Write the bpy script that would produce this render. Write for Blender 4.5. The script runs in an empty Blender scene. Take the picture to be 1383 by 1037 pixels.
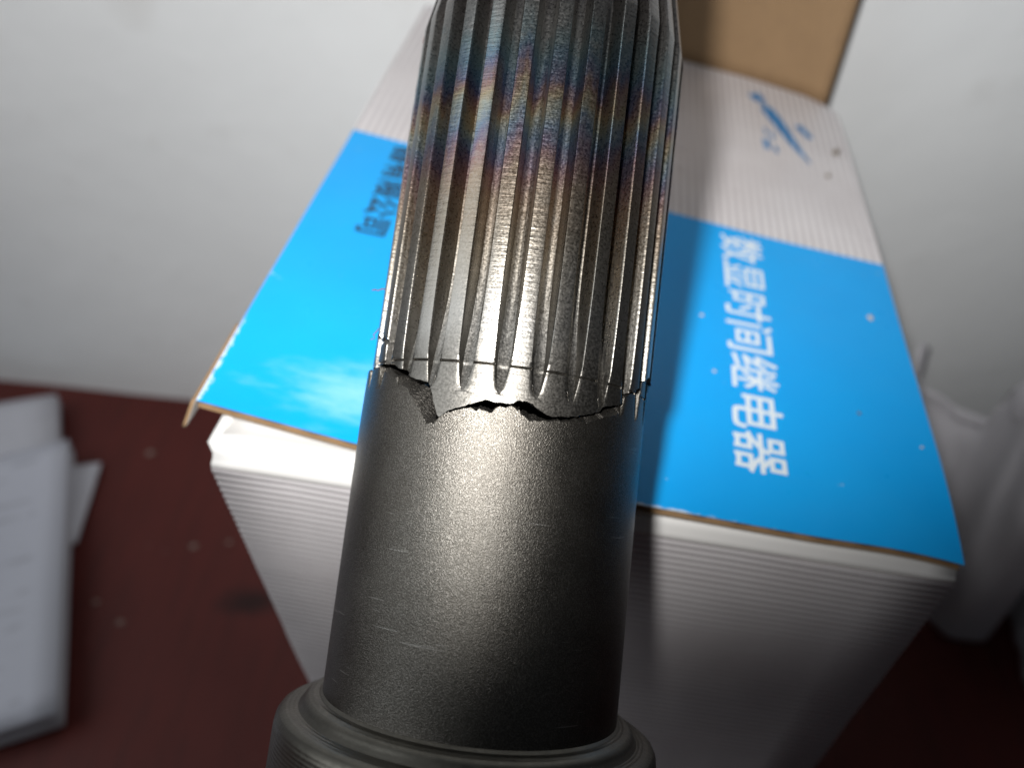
import bpy, bmesh, math, random
from mathutils import Vector, Matrix, noise
random.seed(7)
S = 0.001                      # the scene is laid out in millimetres, built in metres
ZT = 180.0                     # table top lies 180 mm below the lens
sc = bpy.context.scene
COL = sc.collection

# ------------------------------------------------------------------ camera
PITCH, ROLL = math.radians(46.7), math.radians(0.9)
fw = Vector((0, math.cos(PITCH), -math.sin(PITCH)))
up0 = Vector((0, math.sin(PITCH), math.cos(PITCH))); x0 = Vector((1, 0, 0))
rt = math.cos(ROLL)*x0 + math.sin(ROLL)*up0
up = -math.sin(ROLL)*x0 + math.cos(ROLL)*up0
CAM = Vector((0, 0, ZT))*S
cd = bpy.data.cameras.new('camera'); cam = bpy.data.objects.new('camera', cd); COL.objects.link(cam)
cam.matrix_world = Matrix(((rt.x, up.x, -fw.x, CAM.x), (rt.y, up.y, -fw.y, CAM.y), (rt.z, up.z, -fw.z, CAM.z), (0, 0, 0, 1)))
cd.sensor_width = 36; cd.lens = 36*1035/1383; cd.clip_start = 0.002; cd.clip_end = 20
cd.dof.use_dof = True; cd.dof.focus_distance = 0.0545; cd.dof.aperture_fstop = 24; cd.dof.aperture_blades = 0
sc.camera = cam

# ------------------------------------------------------------------ light
w = bpy.data.worlds.new('World'); sc.world = w; w.use_nodes = True
bg = w.node_tree.nodes['Background']; bg.inputs[0].default_value = (0.80, 0.88, 1.0, 1); bg.inputs[1].default_value = 0.03
def area(name, loc, target, sx, sy, power, col):
    l = bpy.data.lights.new(name, 'AREA'); l.shape = 'RECTANGLE'; l.size = sx*S; l.size_y = sy*S; l.energy = power; l.color = col
    o = bpy.data.objects.new(name, l); COL.objects.link(o)
    o.location = Vector(loc)*S
    o.rotation_euler = (Vector(target)-Vector(loc)).to_track_quat('-Z', 'Y').to_euler()
    return o
# the flash of the camera, left of and above the lens
fl = Vector((-13, -4, ZT+21))
fd = bpy.data.lights.new('camera_flash', 'SPOT'); fd.energy = 0.92; fd.color = (1.0, 0.985, 0.965); fd.shadow_soft_size = 3.2*S
fd.spot_size = math.radians(110); fd.spot_blend = 0.68
fo = bpy.data.objects.new('camera_flash', fd); COL.objects.link(fo); fo.location = fl*S
fo.rotation_euler = (Vector((-6, 150, ZT-28))-fl).to_track_quat('-Z', 'Y').to_euler()
# daylight of the room, from the left and above
area('room_light', (-520, 50, 500), (10, 110, 40), 640, 560, 2.1, (0.93, 0.97, 1.0))
sc.cycles.max_bounces = 6; sc.cycles.diffuse_bounces = 3; sc.cycles.glossy_bounces = 4
vs = sc.view_settings
vs.view_transform = 'Standard'; vs.look = 'None'; vs.exposure = 0; vs.gamma = 1; vs.use_curve_mapping = False

# ------------------------------------------------------------------ helpers
def link(o, parent=None, M=None, pm=None):
    COL.objects.link(o)
    if parent is not None:
        o.parent = parent
        if pm is not None: o.matrix_parent_inverse = pm.inverted()
    if M is not None: o.matrix_basis = M
    return o
def mesh(name, verts, faces, mats, parent=None, M=None, pm=None, mi=None, smooth=None, scale=S, weld=False):
    me = bpy.data.meshes.new(name)
    me.from_pydata([Vector(v)*scale for v in verts], [], faces)
    for m in (mats if isinstance(mats, (list, tuple)) else [mats]): me.materials.append(m)
    if mi is not None: me.polygons.foreach_set('material_index', mi)
    if weld:
        bm = bmesh.new(); bm.from_mesh(me); bmesh.ops.remove_doubles(bm, verts=bm.verts, dist=4e-7)
        bmesh.ops.recalc_face_normals(bm, faces=bm.faces); bm.to_mesh(me); bm.free()
    if smooth is not None:
        me.polygons.foreach_set('use_smooth', [True]*len(me.polygons))
        me.set_sharp_from_angle(angle=math.radians(smooth))
    me.update()
    return link(bpy.data.objects.new(name, me), parent, M, pm)
def empty(name, M):
    o = bpy.data.objects.new(name, None); o.empty_display_size = 0.01; COL.objects.link(o); o.matrix_basis = M
    return o
def tag(o, label=None, cat=None, group=None, kind=None):
    if label: o['label'] = label
    if cat: o['category'] = cat
    if group: o['group'] = group
    if kind: o['kind'] = kind
    return o
def P(x, y, z): return Vector((x, y, z+ZT))          # from lens-centred millimetres
def grid(nu, nv, f):
    v = [f(i/nu, j/nv) for j in range(nv+1) for i in range(nu+1)]
    fa = [(j*(nu+1)+i, j*(nu+1)+i+1, (j+1)*(nu+1)+i+1, (j+1)*(nu+1)+i) for j in range(nv) for i in range(nu)]
    return v, fa
def solid(o, th, off=-1, rim=1, inner=None):
    m = o.modifiers.new('thickness', 'SOLIDIFY'); m.thickness = th*S; m.offset = off; m.material_offset_rim = rim
    if inner is not None: m.material_offset = inner
    return o
def interp(t, pts):
    if t <= pts[0][0]: return pts[0][1]
    for (a, b), (c, d) in zip(pts, pts[1:]):
        if t <= c: return b + (d-b)*(t-a)/(c-a)
    return pts[-1][1]

# ------------------------------------------------------------------ materials
class NT:
    def __init__(s, name):
        s.m = bpy.data.materials.new(name); s.m.use_nodes = True; s.t = s.m.node_tree; s.n = s.t.nodes
        s.b = s.n['Principled BSDF']
        s.co = s.n.new('ShaderNodeTexCoord').outputs['Object']
    def lk(s, a, b): s.t.links.new(a, b)
    def set(s, sock, val):
        if hasattr(val, 'is_linked') or hasattr(val, 'links'): s.lk(val, sock)
        else: sock.default_value = val
    def map(s, sc_=(1, 1, 1), rot=(0, 0, 0), loc=(0, 0, 0), co=None):
        n = s.n.new('ShaderNodeMapping'); s.lk(co or s.co, n.inputs[0])
        n.inputs['Scale'].default_value = sc_; n.inputs['Rotation'].default_value = rot; n.inputs['Location'].default_value = loc
        return n.outputs[0]
    def noise(s, scale, detail=2, rough=.5, co=None, dist=0, out=0):
        n = s.n.new('ShaderNodeTexNoise'); s.lk(co or s.co, n.inputs['Vector'])
        n.inputs['Scale'].default_value = scale; n.inputs['Detail'].default_value = detail
        n.inputs['Roughness'].default_value = rough; n.inputs['Distortion'].default_value = dist
        return n.outputs[out]
    def voro(s, scale, co=None):
        n = s.n.new('ShaderNodeTexVoronoi'); s.lk(co or s.co, n.inputs['Vector']); n.inputs['Scale'].default_value = scale
        return n.outputs['Distance']
    def math(s, op, a, b=0, c=None, clamp=False):
        n = s.n.new('ShaderNodeMath'); n.operation = op; n.use_clamp = clamp
        s.set(n.inputs[0], a); s.set(n.inputs[1], b)
        if c is not None: s.set(n.inputs[2], c)
        return n.outputs[0]
    def mr(s, v, a, b, c=0, d=1, smooth=False):
        n = s.n.new('ShaderNodeMapRange'); s.set(n.inputs[0], v)
        n.interpolation_type = 'SMOOTHSTEP' if smooth else 'LINEAR'
        for i, q in enumerate((a, b, c, d)): s.set(n.inputs[i+1], q)
        return n.outputs[0]
    def sep(s, co=None):
        n = s.n.new('ShaderNodeSeparateXYZ'); s.lk(co or s.co, n.inputs[0]); return n.outputs
    def ramp(s, v, stops, interp='LINEAR'):
        n = s.n.new('ShaderNodeValToRGB'); s.lk(v, n.inputs[0]); e = n.color_ramp.elements
        n.color_ramp.interpolation = interp
        while len(e) < len(stops): e.new(0.5)
        for k, (p, c) in enumerate(stops): e[k].position = p; e[k].color = (*c, 1)
        return n.outputs[0]
    def mix(s, f, a, b, mode='MIX'):
        n = s.n.new('ShaderNodeMix'); n.data_type = 'RGBA'; n.blend_type = mode
        s.set(n.inputs[0], f)
        for i, q in ((6, a), (7, b)):
            if isinstance(q, tuple): n.inputs[i].default_value = (*q, 1)
            else: s.lk(q, n.inputs[i])
        return n.outputs[2]
    def bump(s, h, dist, strength=1.0, prev=None):
        n = s.n.new('ShaderNodeBump'); s.lk(h, n.inputs['Height']); n.inputs['Distance'].default_value = dist
        n.inputs['Strength'].default_value = strength
        if prev is not None: s.lk(prev, n.inputs['Normal'])
        return n.outputs[0]
    def out(s, col=None, rough=None, metal=None, normal=None, spec=None):
        if col is not None:
            if isinstance(col, tuple): s.b.inputs['Base Color'].default_value = (*col, 1)
            else: s.lk(col, s.b.inputs['Base Color'])
        if rough is not None: s.set(s.b.inputs['Roughness'], rough)
        if metal is not None: s.set(s.b.inputs['Metallic'], metal)
        if normal is not None: s.lk(normal, s.b.inputs['Normal'])
        if spec is not None: s.b.inputs['Specular IOR Level'].default_value = spec
        return s.m

def mat_plain_steel():
    t = NT('grey_blasted_steel')
    big = t.noise(260, 3, .55); fine = t.noise(11500, 2, .6)
    col = t.mix(big, (0.072, 0.067, 0.058), (0.108, 0.101, 0.089))
    col = t.mix(t.mr(fine, .45, .7), col, (0.23, 0.218, 0.198))
    col = t.mix(t.mr(t.noise(55, 4, .65), .42, .72, 0, .45), col, (0.060, 0.050, 0.040))
    # a few shallow scratches round the shaft
    scr = t.noise(1, 2, .5, co=t.map((160, 160, 5200)))
    scm = t.math('MULTIPLY', t.mr(scr, .70, .72), t.mr(t.noise(170, 1), .50, .58))
    col = t.mix(t.math('MULTIPLY', scm, .6), col, (0.5, 0.49, 0.46))
    r = t.math('ADD', t.mr(big, .3, .7, .36, .42), t.mr(t.noise(90, 4, .65), .45, .7, 0, .07))
    nb = t.bump(fine, 0.00005, .75)
    return t.out(col, r, 1.0, nb)
def mat_spline_steel():
    t = NT('heat_tinted_steel')
    o = t.sep()
    wob = t.noise(330, 3, .6); wob2 = t.noise(1, 2, .5, co=t.map((900, 900, 60)))
    zz = t.math('ADD', o[2], t.math('MULTIPLY', t.math('SUBTRACT', wob, .5), .0045))
    zz = t.math('ADD', zz, t.math('MULTIPLY', t.math('SUBTRACT', wob2, .5), .0040))
    zz = t.math('ADD', zz, t.math('MULTIPLY', o[0], -.06))
    rad0 = t.math('SQRT', t.math('ADD', t.math('MULTIPLY', o[0], o[0]), t.math('MULTIPLY', o[1], o[1])))
    zz = t.math('ADD', zz, t.mr(rad0, .0100, .0113, .0011, 0))
    v = t.mr(zz, 0.000, 0.031)
    def p(s): return s/31
    col = t.ramp(v, [(p(0), (.125, .118, .105)), (p(3), (0.269, 0.260, 0.242)), (p(6), (0.255, 0.237, 0.207)), (p(10), (0.216, 0.185, 0.145)), (p(13.2), (0.233, 0.174, 0.125)),
                     (p(15.3), (0.200, 0.118, 0.118)), (p(16.4), (0.121, 0.101, 0.156)), (p(17.6), (0.106, 0.154, 0.216)), (p(18.8), (0.219, 0.239, 0.211)),
                     (p(19.8), (0.280, 0.224, 0.141)), (p(20.8), (0.208, 0.125, 0.111)), (p(21.7), (0.100, 0.100, 0.170)), (p(23.0), (0.090, 0.152, 0.209)),
                     (p(24.6), (0.144, 0.200, 0.213)), (p(26.5), (0.194, 0.197, 0.191)), (p(30), (0.200, 0.185, 0.179))])
    rad = t.math('SQRT', t.math('ADD', t.math('MULTIPLY', o[0], o[0]), t.math('MULTIPLY', o[1], o[1])))
    fine = t.noise(6000, 2, .6)
    col = t.mix(t.mr(fine, .3, .72, 0, .55), col, t.mix(.4, col, (.50, .48, .45)))
    col = t.mix(t.mr(t.noise(520, 4, .7), .56, .72, 0, .45), col, (.30, .285, .26))
    # milling marks across the lands, drawn marks along the flanks
    mill = t.noise(1, 2, .6, co=t.map((420, 420, 3600)))
    draw = t.noise(1, 2, .6, co=t.map((6000, 6000, 260)))
    land = t.mr(rad, .0110, .0112)
    h = t.math('ADD', t.math('MULTIPLY', mill, land), t.math('MULTIPLY', draw, t.math('SUBTRACT', 1, land)))
    nb = t.bump(t.math('ADD', h, t.math('MULTIPLY', fine, .35)), 0.00004, .6)
    return t.out(col, t.math('ADD', t.mr(fine, .3, .7, .25, .36), t.mr(zz, 0, .003, .06, 0)), 1.0, nb)
def mat_fracture():
    t = NT('torn_steel')
    n = t.noise(5200, 3, .7)
    col = t.mix(n, (.022, .020, .018), (.12, .112, .10))
    return t.out(col, .5, 1.0, t.bump(n, 0.00012, 1))
def mat_turned():
    t = NT('turned_steel')
    o = t.sep()
    rad = t.math('SQRT', t.math('ADD', t.math('MULTIPLY', o[0], o[0]), t.math('MULTIPLY', o[1], o[1])))
    rings = t.math('SINE', t.math('MULTIPLY', t.math('ADD', rad, o[2]), 2*math.pi/0.00028))
    big = t.noise(300, 3, .6); fine = t.noise(3800, 2, .6)
    col = t.mix(big, (.085, .081, .070), (.17, .16, .138))
    nb = t.bump(t.math('ADD', rings, t.math('MULTIPLY', fine, 1.6)), 0.00002, .35)
    return t.out(col, t.mr(fine, .3, .7, .34, .48), 1.0, nb)
def mat_board(name, stripes_axis, pitch, print_blue=False):
    t = NT(name)
    o = t.sep()
    grime = t.noise(60, 4, .6); fine = t.noise(900, 3, .6)
    white = t.mix(t.mr(grime, .35, .75), (.70, .68, .685), (.60, .575, .58))
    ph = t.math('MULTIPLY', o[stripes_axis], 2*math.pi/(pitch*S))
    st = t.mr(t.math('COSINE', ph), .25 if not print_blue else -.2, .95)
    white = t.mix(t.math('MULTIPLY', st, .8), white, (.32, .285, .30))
    col = white; rough = .5
    if print_blue:
        # straight printed edge between the ribbed white and the blue field
        edge = t.math('SUBTRACT', t.math('MULTIPLY_ADD', o[0], -.085, .0470), o[1])
        blue = t.mix(t.mr(grime, .3, .8), (.000, .320, .78), (.000, .355, .82))
        scuff = t.mr(t.math('MULTIPLY', t.noise(95, 5, .65), t.mr(o[0], -.070, -.0775, 1, 1.5)), .88, .93)
        blue = t.mix(t.math('MULTIPLY', scuff, .6), blue, (.70, .76, .80))
        speck = t.mr(t.noise(700, 2, .5), .755, .79)
        blue = t.mix(speck, blue, (.25, .45, .62))
        # worn white fringe on the left and front cut edges
        ed = t.math('MINIMUM', t.math('ADD', o[0], .0773), t.math('ADD', o[1], .0015))
        fr = t.math('MULTIPLY', t.mr(t.math('ADD', t.math('MULTIPLY', ed, 700), t.noise(1100, 3, .7)), .72, .55), t.mr(o[1], .010, .013, 1, 0))
        blue = t.mix(t.math('MULTIPLY', fr, .75), blue, (.75, .80, .82))
        # glossy glare painted into the blue near the left front corner
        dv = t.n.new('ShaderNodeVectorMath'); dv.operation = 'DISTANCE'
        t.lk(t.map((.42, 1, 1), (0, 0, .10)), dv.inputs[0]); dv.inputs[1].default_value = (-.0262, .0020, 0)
        glare = t.mr(t.math('ADD', dv.outputs['Value'], t.math('MULTIPLY', t.noise(1, 4, .7, co=t.map((120, 420, 100))), .010)), .0040, .0105, .30, 0, True)
        blue = t.mix(glare, blue, (.62, .80, .90))
        col = t.mix(t.mr(edge, -.0001, .0001), white, blue)
        rough = t.mr(t.noise(160, 3, .6), .3, .7, .26, .40)
    nb = t.bump(t.noise(45, 3, .55), 0.0009, .35) if print_blue else None
    nb = t.bump(fine, 0.00004, .25, nb)
    return t.out(col, rough, 0.0, nb, .32)
def mat_kraft():
    t = NT('brown_kraft_board')
    n = t.noise(140, 4, .6); f = t.noise(1, 3, .6, co=t.map((2600, 500, 500)))
    col = t.mix(n, (.225, .138, .068), (.29, .18, .090))
    col = t.mix(t.mr(f, .45, .75, 0, .35), col, (.17, .105, .06))
    return t.out(col, .8, 0, t.bump(f, .00006, .3))
def mat_simple(name, col, rough=.5, var=.15, scale=150, bump=.00004, spec=.5):
    t = NT(name); n = t.noise(scale, 4, .6)
    c2 = tuple(x*(1-var) for x in col)
    return t.out(t.mix(n, c2, col), rough, 0, t.bump(t.noise(scale*6, 3, .6), bump, .4), spec)
def mat_table():
    t = NT('red_brown_painted_table')
    a = t.noise(28, 5, .6); g = t.noise(1, 4, .6, co=t.map((300, 40, 60)))
    col = t.mix(a, (.066, .012, .010), (.112, .022, .017))
    col = t.mix(t.mr(g, .45, .8, 0, .5), col, (.045, .012, .010))
    sp = t.mr(t.noise(420, 2, .5), .73, .77)
    col = t.mix(t.math('MULTIPLY', sp, .35), col, (.22, .15, .13))
    # dark oily smudge beside the carton
    d = t.n.new('ShaderNodeVectorMath'); d.operation = 'DISTANCE'
    t.lk(t.map((1, 1.9, 1)), d.inputs[0]); d.inputs[1].default_value = (-.066, .0925*1.9, 0)
    sm = t.mr(t.math('ADD', d.outputs['Value'], t.math('MULTIPLY', t.noise(190, 3, .6), .010)), .0075, .0145, .8, 0)
    col = t.mix(sm, col, (.012, .006, .006))
    return t.out(col, t.mr(a, .3, .7, .38, .55), 0, t.bump(t.noise(500, 3, .6), .00006, .3), .22)
def mat_wall():
    t = NT('white_plaster')
    a = t.noise(14, 4, .6); b = t.noise(90, 4, .6)
    col = t.mix(a, (.76, .78, .79), (.84, .86, .87))
    col = t.mix(t.mr(b, .6, .85, 0, .25), col, (.55, .54, .52))
    col = t.mix(t.math('MULTIPLY', t.mr(t.noise(34, 2, .5), .68, .78), .22), col, (.42, .38, .34))
    return t.out(col, .85, 0, t.bump(t.math('ADD', a, t.math('MULTIPLY', b, .3)), .0016, .6), .3)
def mat_paper():
    t = NT('printed_white_paper')
    o = t.sep()
    col = t.mix(t.noise(40, 3, .5), (.49, .50, .57), (.56, .57, .63))
    ln = t.math('MULTIPLY', t.mr(t.math('SINE', t.math('MULTIPLY', o[1], 2*math.pi/.0047)), .45, .8), t.mr(t.noise(1, 2, .6, co=t.map((70, 213, 10))), .50, .60))
    ln = t.math('MULTIPLY', ln, t.mr(o[0], -.006, -.008))
    col = t.mix(t.math('MULTIPLY', ln, .42), col, (.22, .22, .25))
    return t.out(col, .6, 0, t.bump(t.noise(60, 3), .0003, .3), .35)
M_plain, M_spl, M_frac, M_turn = mat_plain_steel(), mat_spline_steel(), mat_fracture(), mat_turned()
M_kraft = mat_kraft()
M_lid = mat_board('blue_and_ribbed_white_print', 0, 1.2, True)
M_white = mat_simple('white_coated_board', (.80, .79, .77), .5, .12, 70)
M_ribs = mat_board('ribbed_white_board', 2, .92)
M_table, M_wall, M_paper = mat_table(), mat_wall(), mat_paper()
M_page = mat_simple('page_edges', (.56, .56, .61), .7, .2, 400)
M_ink_w = mat_simple('white_ink', (.72, .80, .86), .45, .08)
M_ink_b = mat_simple('black_ink', (.006, .010, .018), .45, .3)
M_ink_c = mat_simple('blue_ink', (.03, .22, .50), .5, .3, 700)
M_bag = mat_simple('crumpled_white_cloth', (.64, .63, .67), .6, .2, 60, .0002)
M_crumb = mat_simple('pale_grit', (.62, .56, .48), .8, .4, 900)
M_chip = mat_simple('dull_pink_chip', (.24, .16, .135), .8, .4, 500)
M_dark = mat_simple('dark_grit', (.17, .13, .09), .8, .4, 900)
M_rust = mat_simple('rust_red_residue', (.20, .035, .025), .7, .5, 900)
M_fibre = mat_simple('brown_lint', (.16, .07, .045), .8, .3, 900)

# ------------------------------------------------------------------ setting
tv, tf = grid(1, 1, lambda a, b: Vector((-900+1800*a, -700+1500*b, 0)))
tag(mesh('table', tv, tf, M_table), kind='structure')
def wall_pt(x, z, d=1.0):       # the wall stands just behind the carton
    return Vector((x, 159.9-.107*(x+101.4)+d, z))
wv, wf = grid(60, 30, lambda a, b: wall_pt(-900+1800*a, -2+700*b, 1.2+1.6*noise.noise(Vector((a*26, b*9, 3)))))
tag(mesh('wall', wv, [tuple(reversed(f)) for f in wf], M_wall, smooth=60), kind='structure')

# ------------------------------------------------------------------ carton
base = P(6, 78, -180)
CM = Matrix.Translation(base*S)
carton = tag(empty('carton', CM), 'blue and ribbed white cardboard carton with white lettering, standing behind the shaft', 'carton')
TFL, TFR = P(-29.8, 45.95, -59), P(45.3, 39.2, -67.6)
BFL, BFR = P(-21.5, 34, -179.8), P(32, 22, -179.8)
TBL, TBR = P(-17, 137, -60), P(55.5, 129, -68.5)
BBL, BBR = P(-13, 124, -179.8), P(40, 112, -179.8)
def panel(name, a, b, c, d, mats, ribs=0.0, pitch=.92, nu=8, flip=False):
    """a b top corners, c d bottom corners; local frame: x along the top, z up, relief along y"""
    ex = (b-a).normalized(); dn = ((c+d)/2-(a+b)/2); ez = -(dn-dn.dot(ex)*ex).normalized(); ey = ez.cross(ex)
    M = Matrix(((ex.x, ey.x, ez.x, a.x*S), (ex.y, ey.y, ez.y, a.y*S), (ex.z, ey.z, ez.z, a.z*S), (0, 0, 0, 1)))
    Rm = M.to_3x3().transposed()
    L = [Rm @ (q-a) for q in (a, b, c, d)]
    H = -L[2].z
    nv = int(H/pitch*8) if ribs else 6
    def f(u, v):
        q = (L[0]*(1-u)+L[1]*u)*(1-v)+(L[2]*(1-u)+L[3]*u)*v
        q = q.copy()
        bul = math.sin(math.pi*u)*math.sin(math.pi*v)
        q.y += -1.2*bul
        if ribs: q.y += ribs*(abs(math.sin(math.pi*q.z/pitch))**.6)*-1 + .30*noise.noise(q*.07) + .05*noise.noise(q*.4)
        return q
    v, fa = grid(nu, nv, f)
    if flip: fa = [tuple(reversed(x)) for x in fa]
    return mesh(name, v, fa, mats, carton, M, CM, smooth=70)
DROP = Vector((0, 0, 2.6))
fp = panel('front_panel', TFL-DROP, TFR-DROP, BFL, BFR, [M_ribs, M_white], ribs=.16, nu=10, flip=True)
solid(fp, 1.0)
IN = Vector((0, 1.2, 0))
solid(panel('side_panel', TBL, TFL+IN, BBL, BFL+IN, [M_white, M_white], flip=True), 1.0)
solid(panel('side_panel', TFR+IN, TBR, BFR+IN, BBR, [M_white, M_white], flip=True), 1.0)
solid(panel('back_panel', TBR, TBL, BBR, BBL, [M_white, M_kraft], flip=True), 1.0)
v, fa = grid(2, 2, lambda a, b: (BFL*(1-a)+BFR*a)*(1-b)+(BBL*(1-a)+BBR*a)*b + Vector((0, 0, .3)) - base)
mesh('bottom_panel', v, fa, M_kraft, carton, CM, CM)

# lid: its own frame, x to the right, y to the back, z out of the lid
FR = P(45.12, 39.4, -66.0)
LEX, LEY, LEN = Vector((.9838, -.1341, -.1319)), Vector((.1352, .9908, 0)), Vector((.1307, -.0178, .9913))
LEX = LEY.cross(LEN).normalized(); LEN = LEX.cross(LEY).normalized()
LM = Matrix(((LEX.x, LEY.x, LEN.x, FR.x*S), (LEX.y, LEY.y, LEN.y, FR.y*S), (LEX.z, LEY.z, LEN.z, FR.z*S), (0, 0, 0, 1)))
LW = 77.3
BACK = [(-LW, 100.5), (-45, 101), (-30, 100.5), (-15, 98), (-5, 95.5), (-1.8, 93.6), (0, 90.5)]
FRONT = [(-LW, 0.0), (-70, -.5), (-61, -1.2), (-33, -1.5), (-15, -.9), (0, 0)]
def sag(u, v):                  # gentle warp of the board
    s = -.35*math.sin(math.pi*min(1, max(0, -u/LW)))*math.sin(math.pi*min(1, max(0, v/98)))
    s += .25*noise.noise(Vector((u*.05, v*.05, 1)))
    s -= .9*max(0, (u+10)/10)**2*max(0, 1-v/14)**2         # right front corner bends down
    return s
TH = 1.0
def lid_top(a, b):
    u = -LW+LW*a; f0, b0 = interp(u, FRONT), interp(u, BACK)
    v = f0+(b0-f0)*b
    return Vector((u, v, sag(u, v)))
nu, nv = 60, 60
top, tf = grid(nu, nv, lid_top)
bot = [q-Vector((0, 0, TH)) for q in top]
n0 = len(top); ring = [i for i in range(nu)] + [j*(nu+1)+nu for j in range(nv)] + [nv*(nu+1)+i for i in range(nu, 0, -1)] + [j*(nu+1) for j in range(nv, 0, -1)]
lf = list(tf) + [tuple(n0+i for i in reversed(f)) for f in tf]
mi = [0]*len(tf) + [1]*len(tf)
# wavy open flute showing on the cut edges
mid = [(top[i]+bot[i])/2 for i in ring]
n1 = 2*n0
for k in range(len(ring)):
    a, b = ring[k], ring[(k+1) % len(ring)]; c, d = n1+k, n1+(k+1) % len(ring)
    lf += [(a, c, d, b), (c, n0+a, n0+b, d)]; mi += [1, 1]
ctr = Vector((-LW/2, 48, 0))
mid = [q + (ctr-q).normalized()*(.25+.15*math.sin(k*1.9)) for k, q in enumerate(mid)]
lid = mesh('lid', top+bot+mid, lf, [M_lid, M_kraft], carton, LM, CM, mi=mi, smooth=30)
lid['label'] = 'blue lid of the carton with a ribbed white rear part'

def text_mesh(body, size, x, y, sx, sy, mat, name, label, offset=.015, rot=-90):
    cu = bpy.data.curves.new('glyphs', 'FONT'); cu.body = body; cu.size = 1.0; cu.resolution_u = 3
    to = bpy.data.objects.new('glyphs', cu); COL.objects.link(to)
    dg = bpy.context.evaluated_depsgraph_get()
    me = bpy.data.meshes.new_from_object(to.evaluated_get(dg)); bpy.data.objects.remove(to)
    me.name = name; me.materials.clear(); me.materials.append(mat)
    bm = bmesh.new(); bm.from_mesh(me)
    bmesh.ops.triangulate(bm, faces=bm.faces)
    bmesh.ops.subdivide_edges(bm, edges=[e for e in bm.edges if e.calc_length() > .5], cuts=1)
    g0 = bm.verts[:] + bm.edges[:] + bm.faces[:]; sets = [bm.verts[:]]
    for _ in range(3):                                   # bolder strokes: the same print shifted a hair
        sets.append([e for e in bmesh.ops.duplicate(bm, geom=g0)['geom'] if isinstance(e, bmesh.types.BMVert)])
    for i, vs_ in enumerate(sets):
        ox, oy = ((-1, -1), (1, -1), (-1, 1), (1, 1))[i]
        for q in vs_:
            a, b = (q.co.x+ox*offset)*sx, (q.co.y+oy*offset)*sy      # along the line, up the glyph
            u, vv = x+b, y-a                                         # the line runs to the front edge, glyph tops face right
            q.co = Vector((u, vv, sag(u, vv)+.035+.004*i))*S
    bm.to_mesh(me); bm.free()
    o = bpy.data.objects.new(name, me); link(o, lid, LM, LM)
    o['label'] = label
    return o
text_mesh('数显时间继电器', 1, -22.6, 47.2, 5.98, 6.25, M_ink_w, 'lettering', 'white Chinese characters running down the blue lid', .008)
text_mesh('器有限公司', 1, -70.2, 51.8, 4.25, 4.3, M_ink_b, 'lettering', 'small black Chinese characters on the blue lid left of the shaft', .02)
def brush(pts, wd, name='brush_mark', n=14):
    """a flat printed brush stroke along pts (u,v) with widths wd"""
    vs_, fs = [], []
    for i in range(n+1):
        t_ = i/n; k = t_*(len(pts)-1); a = min(int(k), len(pts)-2); r = k-a
        q = Vector(pts[a]).lerp(Vector(pts[a+1]), r); ww = wd[a]*(1-r)+wd[a+1]*r
        d = (Vector(pts[a+1])-Vector(pts[a])).normalized(); nn = Vector((-d.y, d.x))*ww/2
        for s_ in (1, -1):
            c = q+nn*s_; vs_.append(Vector((c.x, c.y, sag(c.x, c.y)+.035)))
        if i: fs.append((2*i-2, 2*i-1, 2*i+1, 2*i))
    return vs_, fs
lv, lfc = [], []
for pts, wd in (([(-15.4, 92.2), (-14.2, 90.0)], [2.3, 2.3]), ([(-14.2, 90.2), (-12.9, 86.6)], [.5, 1.6]),
                ([(-13.3, 87.6), (-11.6, 83.0), (-9.6, 76.5), (-7.4, 71.3)], [2.4, 2.3, 1.5, .3]), ([(-8.2, 83.4), (-6.3, 79.6)], [1.6, 1.1]),
                ([(-14.2, 80.2), (-14.0, 78.2)], [.5, .5]), ([(-13.1, 79.2), (-13.0, 76.8)], [.5, .6]), ([(-14.4, 76.4), (-14.2, 73.3)], [1.1, 1.0]), ([(-12.9, 74.6), (-12.7, 72.6)], [.6, .5])):
    a, b = brush(pts, wd); o_ = len(lv); lv += a; lfc += [tuple(i+o_ for i in f) for f in b]
emb = mesh('emblem', lv, lfc, M_ink_c, lid, LM, LM); emb['label'] = 'small blue brush-stroke emblem printed near the back of the lid'

# front tuck flap rolling from the front panel back under the lid
def tuck(a, b):
    q = TFL*(1-a)+TFR*a
    back = LEY*10 + Vector((0, 0, -1.0 if a < .5 else -1.2))
    ang = min(1, b*2.2)*math.pi/2; r = 2.6
    if b*2.2 < 1:
        o_ = Vector((0, math.cos(ang)*-r + r, math.sin(ang)*r)) + Vector((0, 0, -r))
        p = q+Vector((.15*o_.y, o_.y, o_.z))
    else:
        t_ = (b*2.2-1)/1.2
        p = q+Vector((.15*r, r, 0))+back*t_
    ins = (1.5*b)*(1 if a < .5 else -1)*abs(2*a-1)**8
    wave = .10*math.sin(b*34)
    return p+Vector((ins*1.2, 0, wave)) - base
v, fa = grid(24, 44, tuck)
solid(mesh('tuck_flap', v, fa, [M_white, M_kraft], carton, CM, CM, smooth=60), .9)
# flange folded down along the left side of the lid, flaring out at the front corner
def flange(a, b):
    v_ = -1.0*b+(11.5+1.0*b)*a
    fl_ = max(0, 1-v_/12)
    return Vector((-LW-.2-(.05+.45*fl_**2)*b, v_-.6*b*fl_, sag(-LW, v_)-.35-(1.6+.6*fl_)*b))
v, fa = grid(40, 6, flange)
solid(mesh('dust_flap', v, [tuple(reversed(f)) for f in fa], [M_white, M_kraft], carton, LM, CM, smooth=60), .35)
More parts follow.
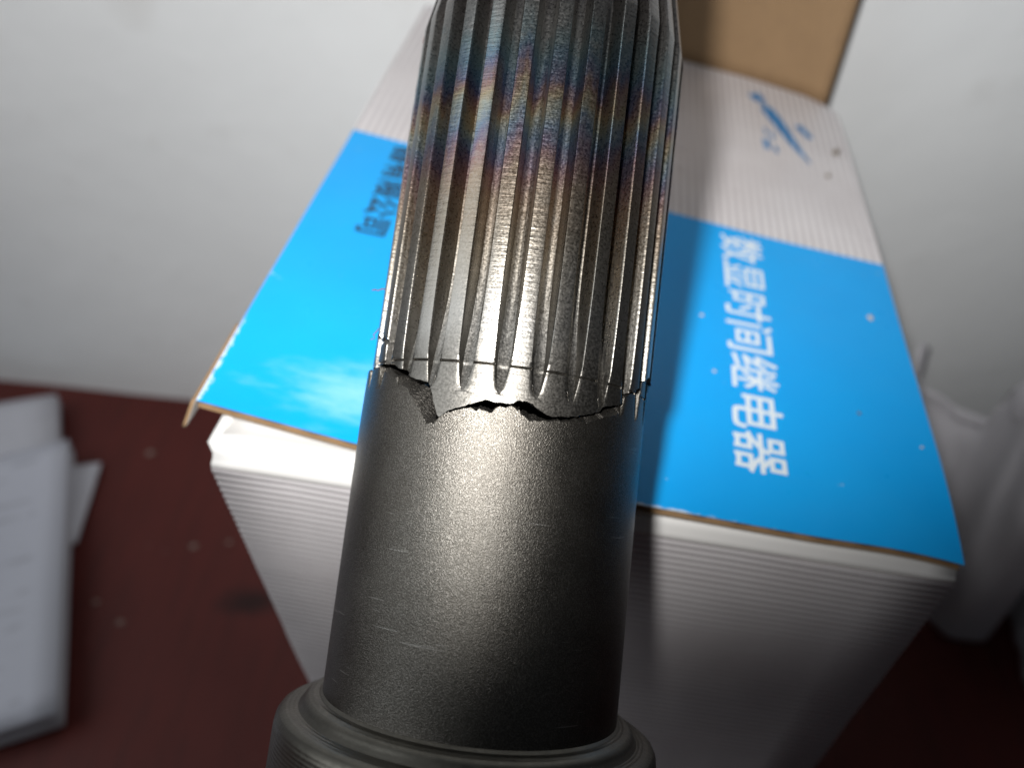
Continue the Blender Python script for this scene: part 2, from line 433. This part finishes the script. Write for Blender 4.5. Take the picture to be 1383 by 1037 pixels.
# brown rear flap standing up at the back edge of the lid
def rear(a, b):
    u = -70+68.2*a; q = LM.to_3x3() @ Vector((u, interp(u, BACK)+.3, sag(u, 95)-.4)) + FR
    return q + Vector((0, .9*b*a, 62*b)) + Vector((0, .35*noise.noise(Vector((a*4, b*3, 5))), 0)) - base
v, fa = grid(40, 20, rear)
ef = solid(mesh('end_flap', v, [tuple(reversed(f)) for f in fa], [M_kraft, M_kraft], carton, CM, CM, smooth=60), 1.0, off=0)
ef['label'] = 'bare brown inside of the raised rear flap'

# ------------------------------------------------------------------ splined shaft
C0 = P(-0.08, 43.63, -46.30)
AX = Vector((.1104, .8125, .5717)).normalized()
E1 = Vector((.02, -.58, .82)); E1 = (E1-E1.dot(AX)*AX).normalized(); E2 = AX.cross(E1).normalized()
YV = AX.cross(E2)
def frame(o): return Matrix(((E2.x, YV.x, AX.x, o.x*S), (E2.y, YV.y, AX.y, o.y*S), (E2.z, YV.z, AX.z, o.z*S), (0, 0, 0, 1)))
SM = frame(C0); S_END = -218.6
SB = frame(C0+AX*S_END)
shaft = tag(empty('splined_shaft', SB), 'cracked steel shaft with heat-blued splines leaning across the carton', 'shaft')
RB = 11.41; NT_ = 28; PIT = 360/NT_; PH = -3.9; DEP = 1.6; WB = 2.4; WF = 1.25
def groove_e(s):                # lift of the groove floor towards its run-out
    if s >= 7.6: return 0
    x = 7.6-s; Rh = 32.5
    return DEP+1 if x >= Rh else Rh-math.sqrt(Rh*Rh-x*x)
OFFS = []                       # columns over one pitch, seen from the groove centre
for f_ in (0, .35, .7, .94): OFFS.append(('L', -1, f_))
OFFS += [('T', -1, 0)]+[('F', -1, q) for q in (.12, .5, .85)]+[('B', q, 0) for q in (-1, -.7, -.35, 0, .35, .7, 1)]
OFFS += [('F', 1, q) for q in (.85, .5, .12)]+[('T', 1, 0)]
for f_ in (.94, .7, .35): OFFS.append(('L', 1, f_))
def col_at(k, o, s):
    """angle (deg) and depth below the land of one column at height s"""
    g = PH+k*PIT + 0.25*noise.noise(Vector((k*3.1, 0, 0))); e = groove_e(s); d = max(0.0, DEP-e)
    wb = WB*(d/.8)**.5 if d < .8 else WB
    wt = wb + WF*d/DEP
    if d <= 0: wb, wt = WB, WB+WF
    kind, a, b = o
    if kind == 'L': return g + a*(PIT/2 + (wt-PIT/2)*b), (.012 if b > .9 and d > 0 else 0)
    if kind == 'T': return g + a*wt, min(.05, d*.3)
    if kind == 'F': return g + a*(wt-(wt-wb)*b), d*(b**.9)*.91+.01*(d > 0)
    return g + a*wb, d*(1-.09*a*a)
COLS = [(k, o) for k in range(NT_) for o in OFFS]
NC = len(COLS)
NOM = [col_at(k, o, 20)[0] for k, o in COLS]
def wrap(t): return (t+180) % 360-180
CR = [(-180, .4), (-150, 1.2), (-120, -.8), (-100, -.2), (-84, -.55), (-66, -.62), (-53.7, -.50), (-50, -.62), (-47.8, -1.0), (-43.1, -1.2), (-36.8, -1.75), (-29.5, -2.29), (-28, -2.9), (-27.4, -3.3), (-24.6, -4.45),
      (-22.1, -4.06), (-19, -3.7), (-11.8, -3.2), (-8.2, -2.87), (-4.2, -2.99), (.8, -2.96), (3.9, -2.62), (7, -2.68), (9.8, -3.0), (14, -3.45), (22.3, -3.25), (31.2, -2.75), (42.2, -1.74), (47.5, -.96), (55, -.12), (60.3, .41), (67.8, 1.3), (85, 1.0), (110, .2), (150, 1.0), (180, .4)]
GAP = [(-180, .15), (-60, .22), (-54, .5), (-48, .6), (-43, .38), (-36, .28), (-29.5, .34), (-26, .2), (-22, .34), (-14, .34), (-9, .55), (-4, .52), (-1, .28), (2, .3), (5, .58), (8.5, .6), (11, .30), (16, .24), (24, .26), (36, .26), (44, .28), (56, .24), (66, .2), (180, .15)]
CHIP = [(-180, 0), (-56, .1), (-50, .35), (-45, .15), (-41, .35), (-36.5, .8), (-32, 1.35), (-29, 1.7), (-27, 1.35), (-25.4, .5), (-23.5, .12), (-20, 0), (-12, 0), (-9.5, .30), (-4, .30), (-2, .02), (2.5, .1), (6, .35), (9, .62), (12, .45), (14.5, .12), (26, .14), (32, .5), (36, .42), (41, .55), (47, .5), (52, .1), (56, 0), (180, 0)]
def crack(t):
    t = wrap(t)
    j = .10*noise.noise(Vector((t*.55, 2, 0)))+.07*noise.noise(Vector((t*1.7, 7, 0)))
    return interp(t, CR)+j
def rad(s, low, land=True):
    r = RB-.03
    if low: r = RB
    if not low or s > -3:
        x = abs(s+.40)
        if x < .09 and land: r -= .17*(1-x/.09)
        if s < -.42: r -= .03*max(0, min(1, (s+3)/2.5))
    if s > 28.4: r = min(r, RB-.03-(s-28.4)*.17)
    return r
def dent(t, s):                 # hairline crack higher up on the left teeth
    t = wrap(t)
    if -84 < t < -53:
        sc2 = 1.3 + .12*math.sin(t*1.1) + max(0, (-t-66))*.10
        x = abs(s-sc2)
        if x < .16: return .20*(1-x/.16)
    return 0
rows_hi = [-5+.1*i for i in range(0, 92)] + [4.2+.35*i for i in range(0, 10)] + [7.7+.9*i for i in range(0, 21)] + [26.4, 28.4, 28.8, 29.2, 30.6, 32.5, 34.2]
def column_pt(ci, s, low, extra=0):
    k, o = COLS[ci]; t, d = col_at(k, o, s); r = rad(s, low, o[0] in 'LT')-d
    if not low: r -= dent(t, s)
    r -= extra
    a = math.radians(t)
    return Vector((r*math.sin(a), -r*math.cos(a), s))
def build_rings(rings, mats, name, mis, cap=None):
    vs_ = [q for r in rings for q in r]; fs, mi_ = [], []
    for i in range(len(rings)-1):
        for j in range(NC):
            j2 = (j+1) % NC
            fs.append((i*NC+j, i*NC+j2, (i+1)*NC+j2, (i+1)*NC+j)); mi_.append(mis[i])
    for which, z in (cap or []):
        c = len(vs_); vs_.append(Vector((0, 0, z))); b = 0 if which == 0 else (len(rings)-1)*NC
        for j in range(NC): fs.append((c, b+(j+1) % NC, b+j)); mi_.append(mis[0] if which == 0 else mis[-1])
    me = mesh(name, vs_, fs, mats, shaft, SM, SB, mi=mi_, smooth=38, weld=True)
    return me
CRK = [crack(t) for t in NOM]
up_rings = []
for dr, ds in ((3.0, .9), (1.2, .35)):
    up_rings.append([column_pt(j, CRK[j]+.02, False, dr)+Vector((0, 0, ds*(.7+.6*noise.noise(Vector((NOM[j]*.6, dr, 0)))))) for j in range(NC)])
mis = [1, 1]
for s in rows_hi:
    up_rings.append([column_pt(j, max(s, CRK[j]), False) for j in range(NC)]); mis.append(0)
last = up_rings[-1]
up_rings.append([Vector((q.x*.72, q.y*.72, 34.3)) for q in last])
spl = build_rings(up_rings, [M_spl, M_frac], 'splined_section', mis, [(0, 1.5), (1, 34.3)])
spl['label'] = 'splined end with straw, purple and blue heat tint bands'
LOWC = [CRK[j]-interp(wrap(NOM[j]), GAP)*(.8+.5*noise.noise(Vector((NOM[j]*.9, 4, 0))))-.02 for j in range(NC)]
LOWE = [LOWC[j]-interp(wrap(NOM[j]), CHIP)*(1+.3*noise.noise(Vector((NOM[j]*.35, 9, 0)))) for j in range(NC)]
lo_rings = []
for dr, ds in ((3.0, .9), (1.0, .25)):
    lo_rings.append([column_pt(j, LOWC[j], True, dr)-Vector((0, 0, ds*(.7+.6*noise.noise(Vector((NOM[j]*.7, dr, 8)))))) for j in range(NC)])
lo_rings.append([column_pt(j, LOWC[j], True, .12+.85*min(1.3, LOWC[j]-LOWE[j])+.12*noise.noise(Vector((NOM[j]*1.3, 3, 3)))) for j in range(NC)])
mis = [1, 1, 1]
rows_lo = [1.5-.1*i for i in range(0, 68)] + [-5.5-.7*i for i in range(28)] + [-24.75, -25.05, -25.2]
for s in rows_lo:
    lo_rings.append([column_pt(j, min(s, LOWE[j]), True) for j in range(NC)]); mis.append(0)
OFF = Vector((-.28, 0, 0))
lo_rings = [[q+OFF*min(1, max(0, (q.z+25)/20)) for q in r] for r in lo_rings]
pls = build_rings(lo_rings, [M_plain, M_frac], 'plain_section', mis[:-1], [(0, -6)])
pls['label'] = 'plain grey cylinder below the jagged crack'
def lathe(name, prof, mat, parent, label=None, n=160, closed=True):
    vs_, fs = [], []
    for r, s in prof:
        for j in range(n):
            a = 2*math.pi*j/n; vs_.append(Vector((r*math.sin(a), -r*math.cos(a), s)))
    for i in range(len(prof)-1):
        for j in range(n):
            fs.append((i*n+j, i*n+(j+1) % n, (i+1)*n+(j+1) % n, (i+1)*n+j))
    if closed: fs.append(tuple(range((len(prof)-1)*n, len(prof)*n)))
    o = mesh(name, vs_, fs, mat, parent, SM, SB, smooth=32, weld=True)
    if label: o['label'] = label
    return o
prof = [(11.0, -24.9), (11.42, -25.12), (11.62, -25.30), (11.95, -25.34), (12.35, -25.48), (12.65, -25.75), (12.85, -26.15), (13.0, -26.3), (13.6, -26.36), (13.95, -26.42), (14.3, -26.62), (14.52, -27.0), (14.6, -27.6),
        (14.6, -40), (14.3, -40.4)]
lathe('collar', prof, M_turn, shaft, 'wider turned collar with a rounded shoulder', closed=False)
lathe('shadow_stud', [(9.9, 34.2), (9.6, 34.4), (9.6, 45.5), (9.0, 46.2)], M_turn, shaft)  # unseen stud added past the tip to cast shade on the brown rear flap
lathe('lower_shank', [(14.3, -40.4), (12.6, -40.8), (12.4, -41.2), (12.4, -150), (11.2, -151), (11.2, S_END+1), (10.6, S_END)], M_plain, shaft)

# ------------------------------------------------------------------ papers on the left
def paper_frame(o, yaw):
    c, s = math.cos(yaw), math.sin(yaw)
    return Matrix(((c, -s, 0, o.x*S), (s, c, 0, o.y*S), (0, 0, 1, o.z*S), (0, 0, 0, 1)))
BY = math.radians(20.5)
BO = P(-98.6, 61.2, -180)       # front right corner of the booklet
BM = paper_frame(BO, BY)
book = tag(empty('booklet', BM), 'thick white printed booklet lying at the left edge of the table', 'booklet')
BL = 81.5; BWD = 85
def sheet(w_, l_, z, curl=0.0, x1=0.0, y0=0.0, th=.12, seed=0):
    def f(a, b):
        x = x1-w_*(1-a); y = y0+l_*b
        zz = z+curl*max(0, (a-.72)/.28)**2*(.3+.7*(1-b)) + .25*noise.noise(Vector((x*.04+seed, y*.04, seed)))
        return Vector((x, y, zz))
    return grid(14, 14, f)
for i in range(9):
    v, fa = sheet(BWD, BL-random.uniform(0, .8), .6+i*.78, 0, random.uniform(-1.6, .3), random.uniform(-.3, 1.0), seed=1)
    solid(mesh('page', v, fa, [M_page, M_page], book, BM, BM, smooth=60), .62, off=0)
v, fa = sheet(BWD, BL, 7.9, 0, .3, 0, seed=1)
solid(mesh('cover_page', v, fa, [M_paper, M_page], book, BM, BM, smooth=60), .25, off=0)
def loose(name, pts, z, label, cat='paper', thick=.9):
    a, b, c, d = [P(x, y, z) for x, y in pts]
    o_ = (a+b+c+d)/4; o_.z = 0; M = Matrix.Translation(o_*S)
    v, fa = grid(10, 10, lambda s_, t_: (a*(1-s_)+b*s_)*(1-t_)+(d*(1-s_)+c*s_)*t_-o_+Vector((0, 0, .5*noise.noise(Vector((s_*2, t_*2, 4))))))
    ob = mesh(name, v, fa, [M_page, M_page], None, M, smooth=60)
    solid(ob, thick, off=0); tag(ob, label, cat)
loose('paper_stack', [(-210, 88), (-124, 122), (-139.5, 157), (-226, 133)], -176.2, 'white paper stack half hidden behind the printed booklet', 'paper', 4.0)
loose('folded_sheet', [(-150, 92), (-115.2, 108), (-118.6, 134.2), (-150, 128)], -178.6, 'thin white folded sheet with its corner poking out right of the booklet')

# ------------------------------------------------------------------ crumpled cloth on the right
CP = [Vector(q) for q in ((120, 136), (102, 131), (98, 120), (108, 108), (106, 92), (113, 86), (121, 96), (123, 116), (128, 118), (127, 98), (124, 80), (132, 72), (141, 82),
                          (144, 106), (150, 110), (152, 90), (150, 72), (160, 64), (172, 74), (174, 100), (182, 112), (196, 96), (206, 80))]
def cat(t):
    k = t*(len(CP)-3); i_ = min(int(k), len(CP)-4); r = k-i_
    a, b, c, d = CP[i_:i_+4]
    return .5*((2*b)+(c-a)*r+(2*a-5*b+4*c-d)*r*r+(3*b-a-3*c+d)*r**3)
def cloth(a, b):
    q = cat(a); h = b
    n1_ = noise.noise(Vector((q.x*.05, q.y*.05, h*1.5))); n2_ = noise.noise(Vector((q.x*.16, q.y*.16, h*4+5)))
    top = (66 if a > .1 else 50)+12*noise.noise(Vector((a*9, 2, 0)))+5*noise.noise(Vector((a*31, 5, 0)))
    lean = 14*h*h*(.6+.6*noise.noise(Vector((a*7, 9, 0))))           # the top falls back and folds over
    p = Vector((q.x+5*n1_+1.6*n2_, q.y+lean+6*n1_+1.6*n2_-5*(1-h)**3, .4+top*(math.sin(min(1, h*1.08)*math.pi/2))-9*max(0, h-.85)/.15*abs(n1_)*2))
    p.y = min(p.y, wall_pt(p.x, 0).y-2.5)
    return p
v, fa = grid(240, 60, cloth)
bo = Vector((153, 112, 0))
bag = mesh('crumpled_cloth', [q-bo for q in v], fa, M_bag, None, Matrix.Translation(bo*S), smooth=70)
solid(bag, .5, off=0, rim=0)
tag(bag, 'crumpled greyish white cloth heaped right of the carton against the wall', 'cloth')

# ------------------------------------------------------------------ grit, lint and residue
def blob(name, M, r, mat, seed, sq=(1, 1, .6)):
    bm = bmesh.new(); bmesh.ops.create_icosphere(bm, subdivisions=2, radius=1)
    for q in bm.verts:
        d = 1+.45*noise.noise(q.co*1.3+Vector((seed, 0, 0)))
        q.co = Vector((q.co.x*sq[0], q.co.y*sq[1], q.co.z*sq[2]))*d*r*S
    me = bpy.data.meshes.new(name); bm.to_mesh(me); bm.free(); me.materials.append(mat)
    return link(bpy.data.objects.new(name, me), None, M)
for i, (u, vv, r, m, lab) in enumerate([
        (-3.95, 34.67, .42, M_crumb, 'largest pale crumb on the blue lid near its right edge'),
        (-26.2, 28.5, .24, M_crumb, 'pale crumb on the blue lid left of the second white character'),
        (-24.9, 19.2, .2, M_crumb, 'pale crumb on the blue lid left of the middle white characters'),
        (-8.3, 17.1, .2, M_dark, 'dark speck on the blue lid right of the white characters'),
        (-1.8, 13.8, .16, M_crumb, 'pale speck low on the right edge of the blue lid'),
        (-2.5, 76.4, .6, M_dark, 'brown grit on the ribbed white part beside the blue emblem'),
        (-4.9, 68.5, .42, M_dark, 'dark grit on the ribbed white part in front of the blue emblem')]):
    o = blob('crumb', LM @ Matrix.Translation(Vector((u, vv, sag(u, vv)+r*.45))*S), r, m, i*3.7)
    tag(o, lab, 'crumb', 'grit on the carton lid')
for i, (x, y, r, lab) in enumerate([(-106.5, 139.2, 1.3, 'pale chip on the table between the wall and the paper sheets'),
                              (-84.4, 108, 1.1, 'pale chip on the table midway between booklet and carton'),
                              (-75.3, 109.5, .8, 'faint chip on the table nearest the carton'),
                              (-96.2, 86.3, 1.0, 'dull chip on the table beside the booklet'),
                              (-104.3, 91.6, .9, 'tiny pale speck on the table touching the booklet edge')]):
    o = blob('chip', Matrix.Translation(P(x, y, -180+r*.2)*S), r, M_chip, 40+i*2.3, (1, .7, .3))
    tag(o, lab, 'chip', 'chips on the table')
def tube(name, pts, r, mat):
    vs_, fs = [], []; n = 6
    for i, q in enumerate(pts):
        d = (pts[min(i+1, len(pts)-1)]-pts[max(i-1, 0)]).normalized(); a = d.orthogonal().normalized(); b = d.cross(a)
        for j in range(n):
            t_ = 2*math.pi*j/n; vs_.append(q+(a*math.cos(t_)+b*math.sin(t_))*r)
        if i:
            for j in range(n): fs.append(((i-1)*n+j, (i-1)*n+(j+1) % n, i*n+(j+1) % n, i*n+j))
    return mesh(name, vs_, fs, mat, None, SM, smooth=60)
def surf(t, s, dr=0): a = math.radians(t); return Vector(((RB+dr)*math.sin(a), -(RB+dr)*math.cos(a), s))
for t, s, lab, pts in ((-79, 6.1, 'short brown lint fibre sticking out left of the splines', [(0, 0), (.25, -.05), (.5, -.22), (.85, -.22), (1.0, -.3)]),
                       (-79, 2.3, 'curled brown lint fibre at the left end of the crack', [(0, .5), (.15, .2), (.35, -.05), (.2, -.35), (.5, -.5)])):
    o = tube('lint_fibre', [surf(t, s+b, -.05+a) for a, b in pts], .045, M_fibre)
    tag(o, lab, 'fibre')
for i, (t, s, r, lab) in enumerate(((-74, 29.5, .36, 'dark red residue flake highest on the left of the shaft tip'), (-79, 28.0, .30, 'dark red residue flake lower on the left side of the shaft tip'))):
    q = surf(t, s, -.62 if s > 29 else -.2)
    o = blob('residue_flake', SM @ Matrix.Translation(q*S), r, M_rust, 70+i*5, (.6, .8, 1.6)); tag(o, lab, 'residue')
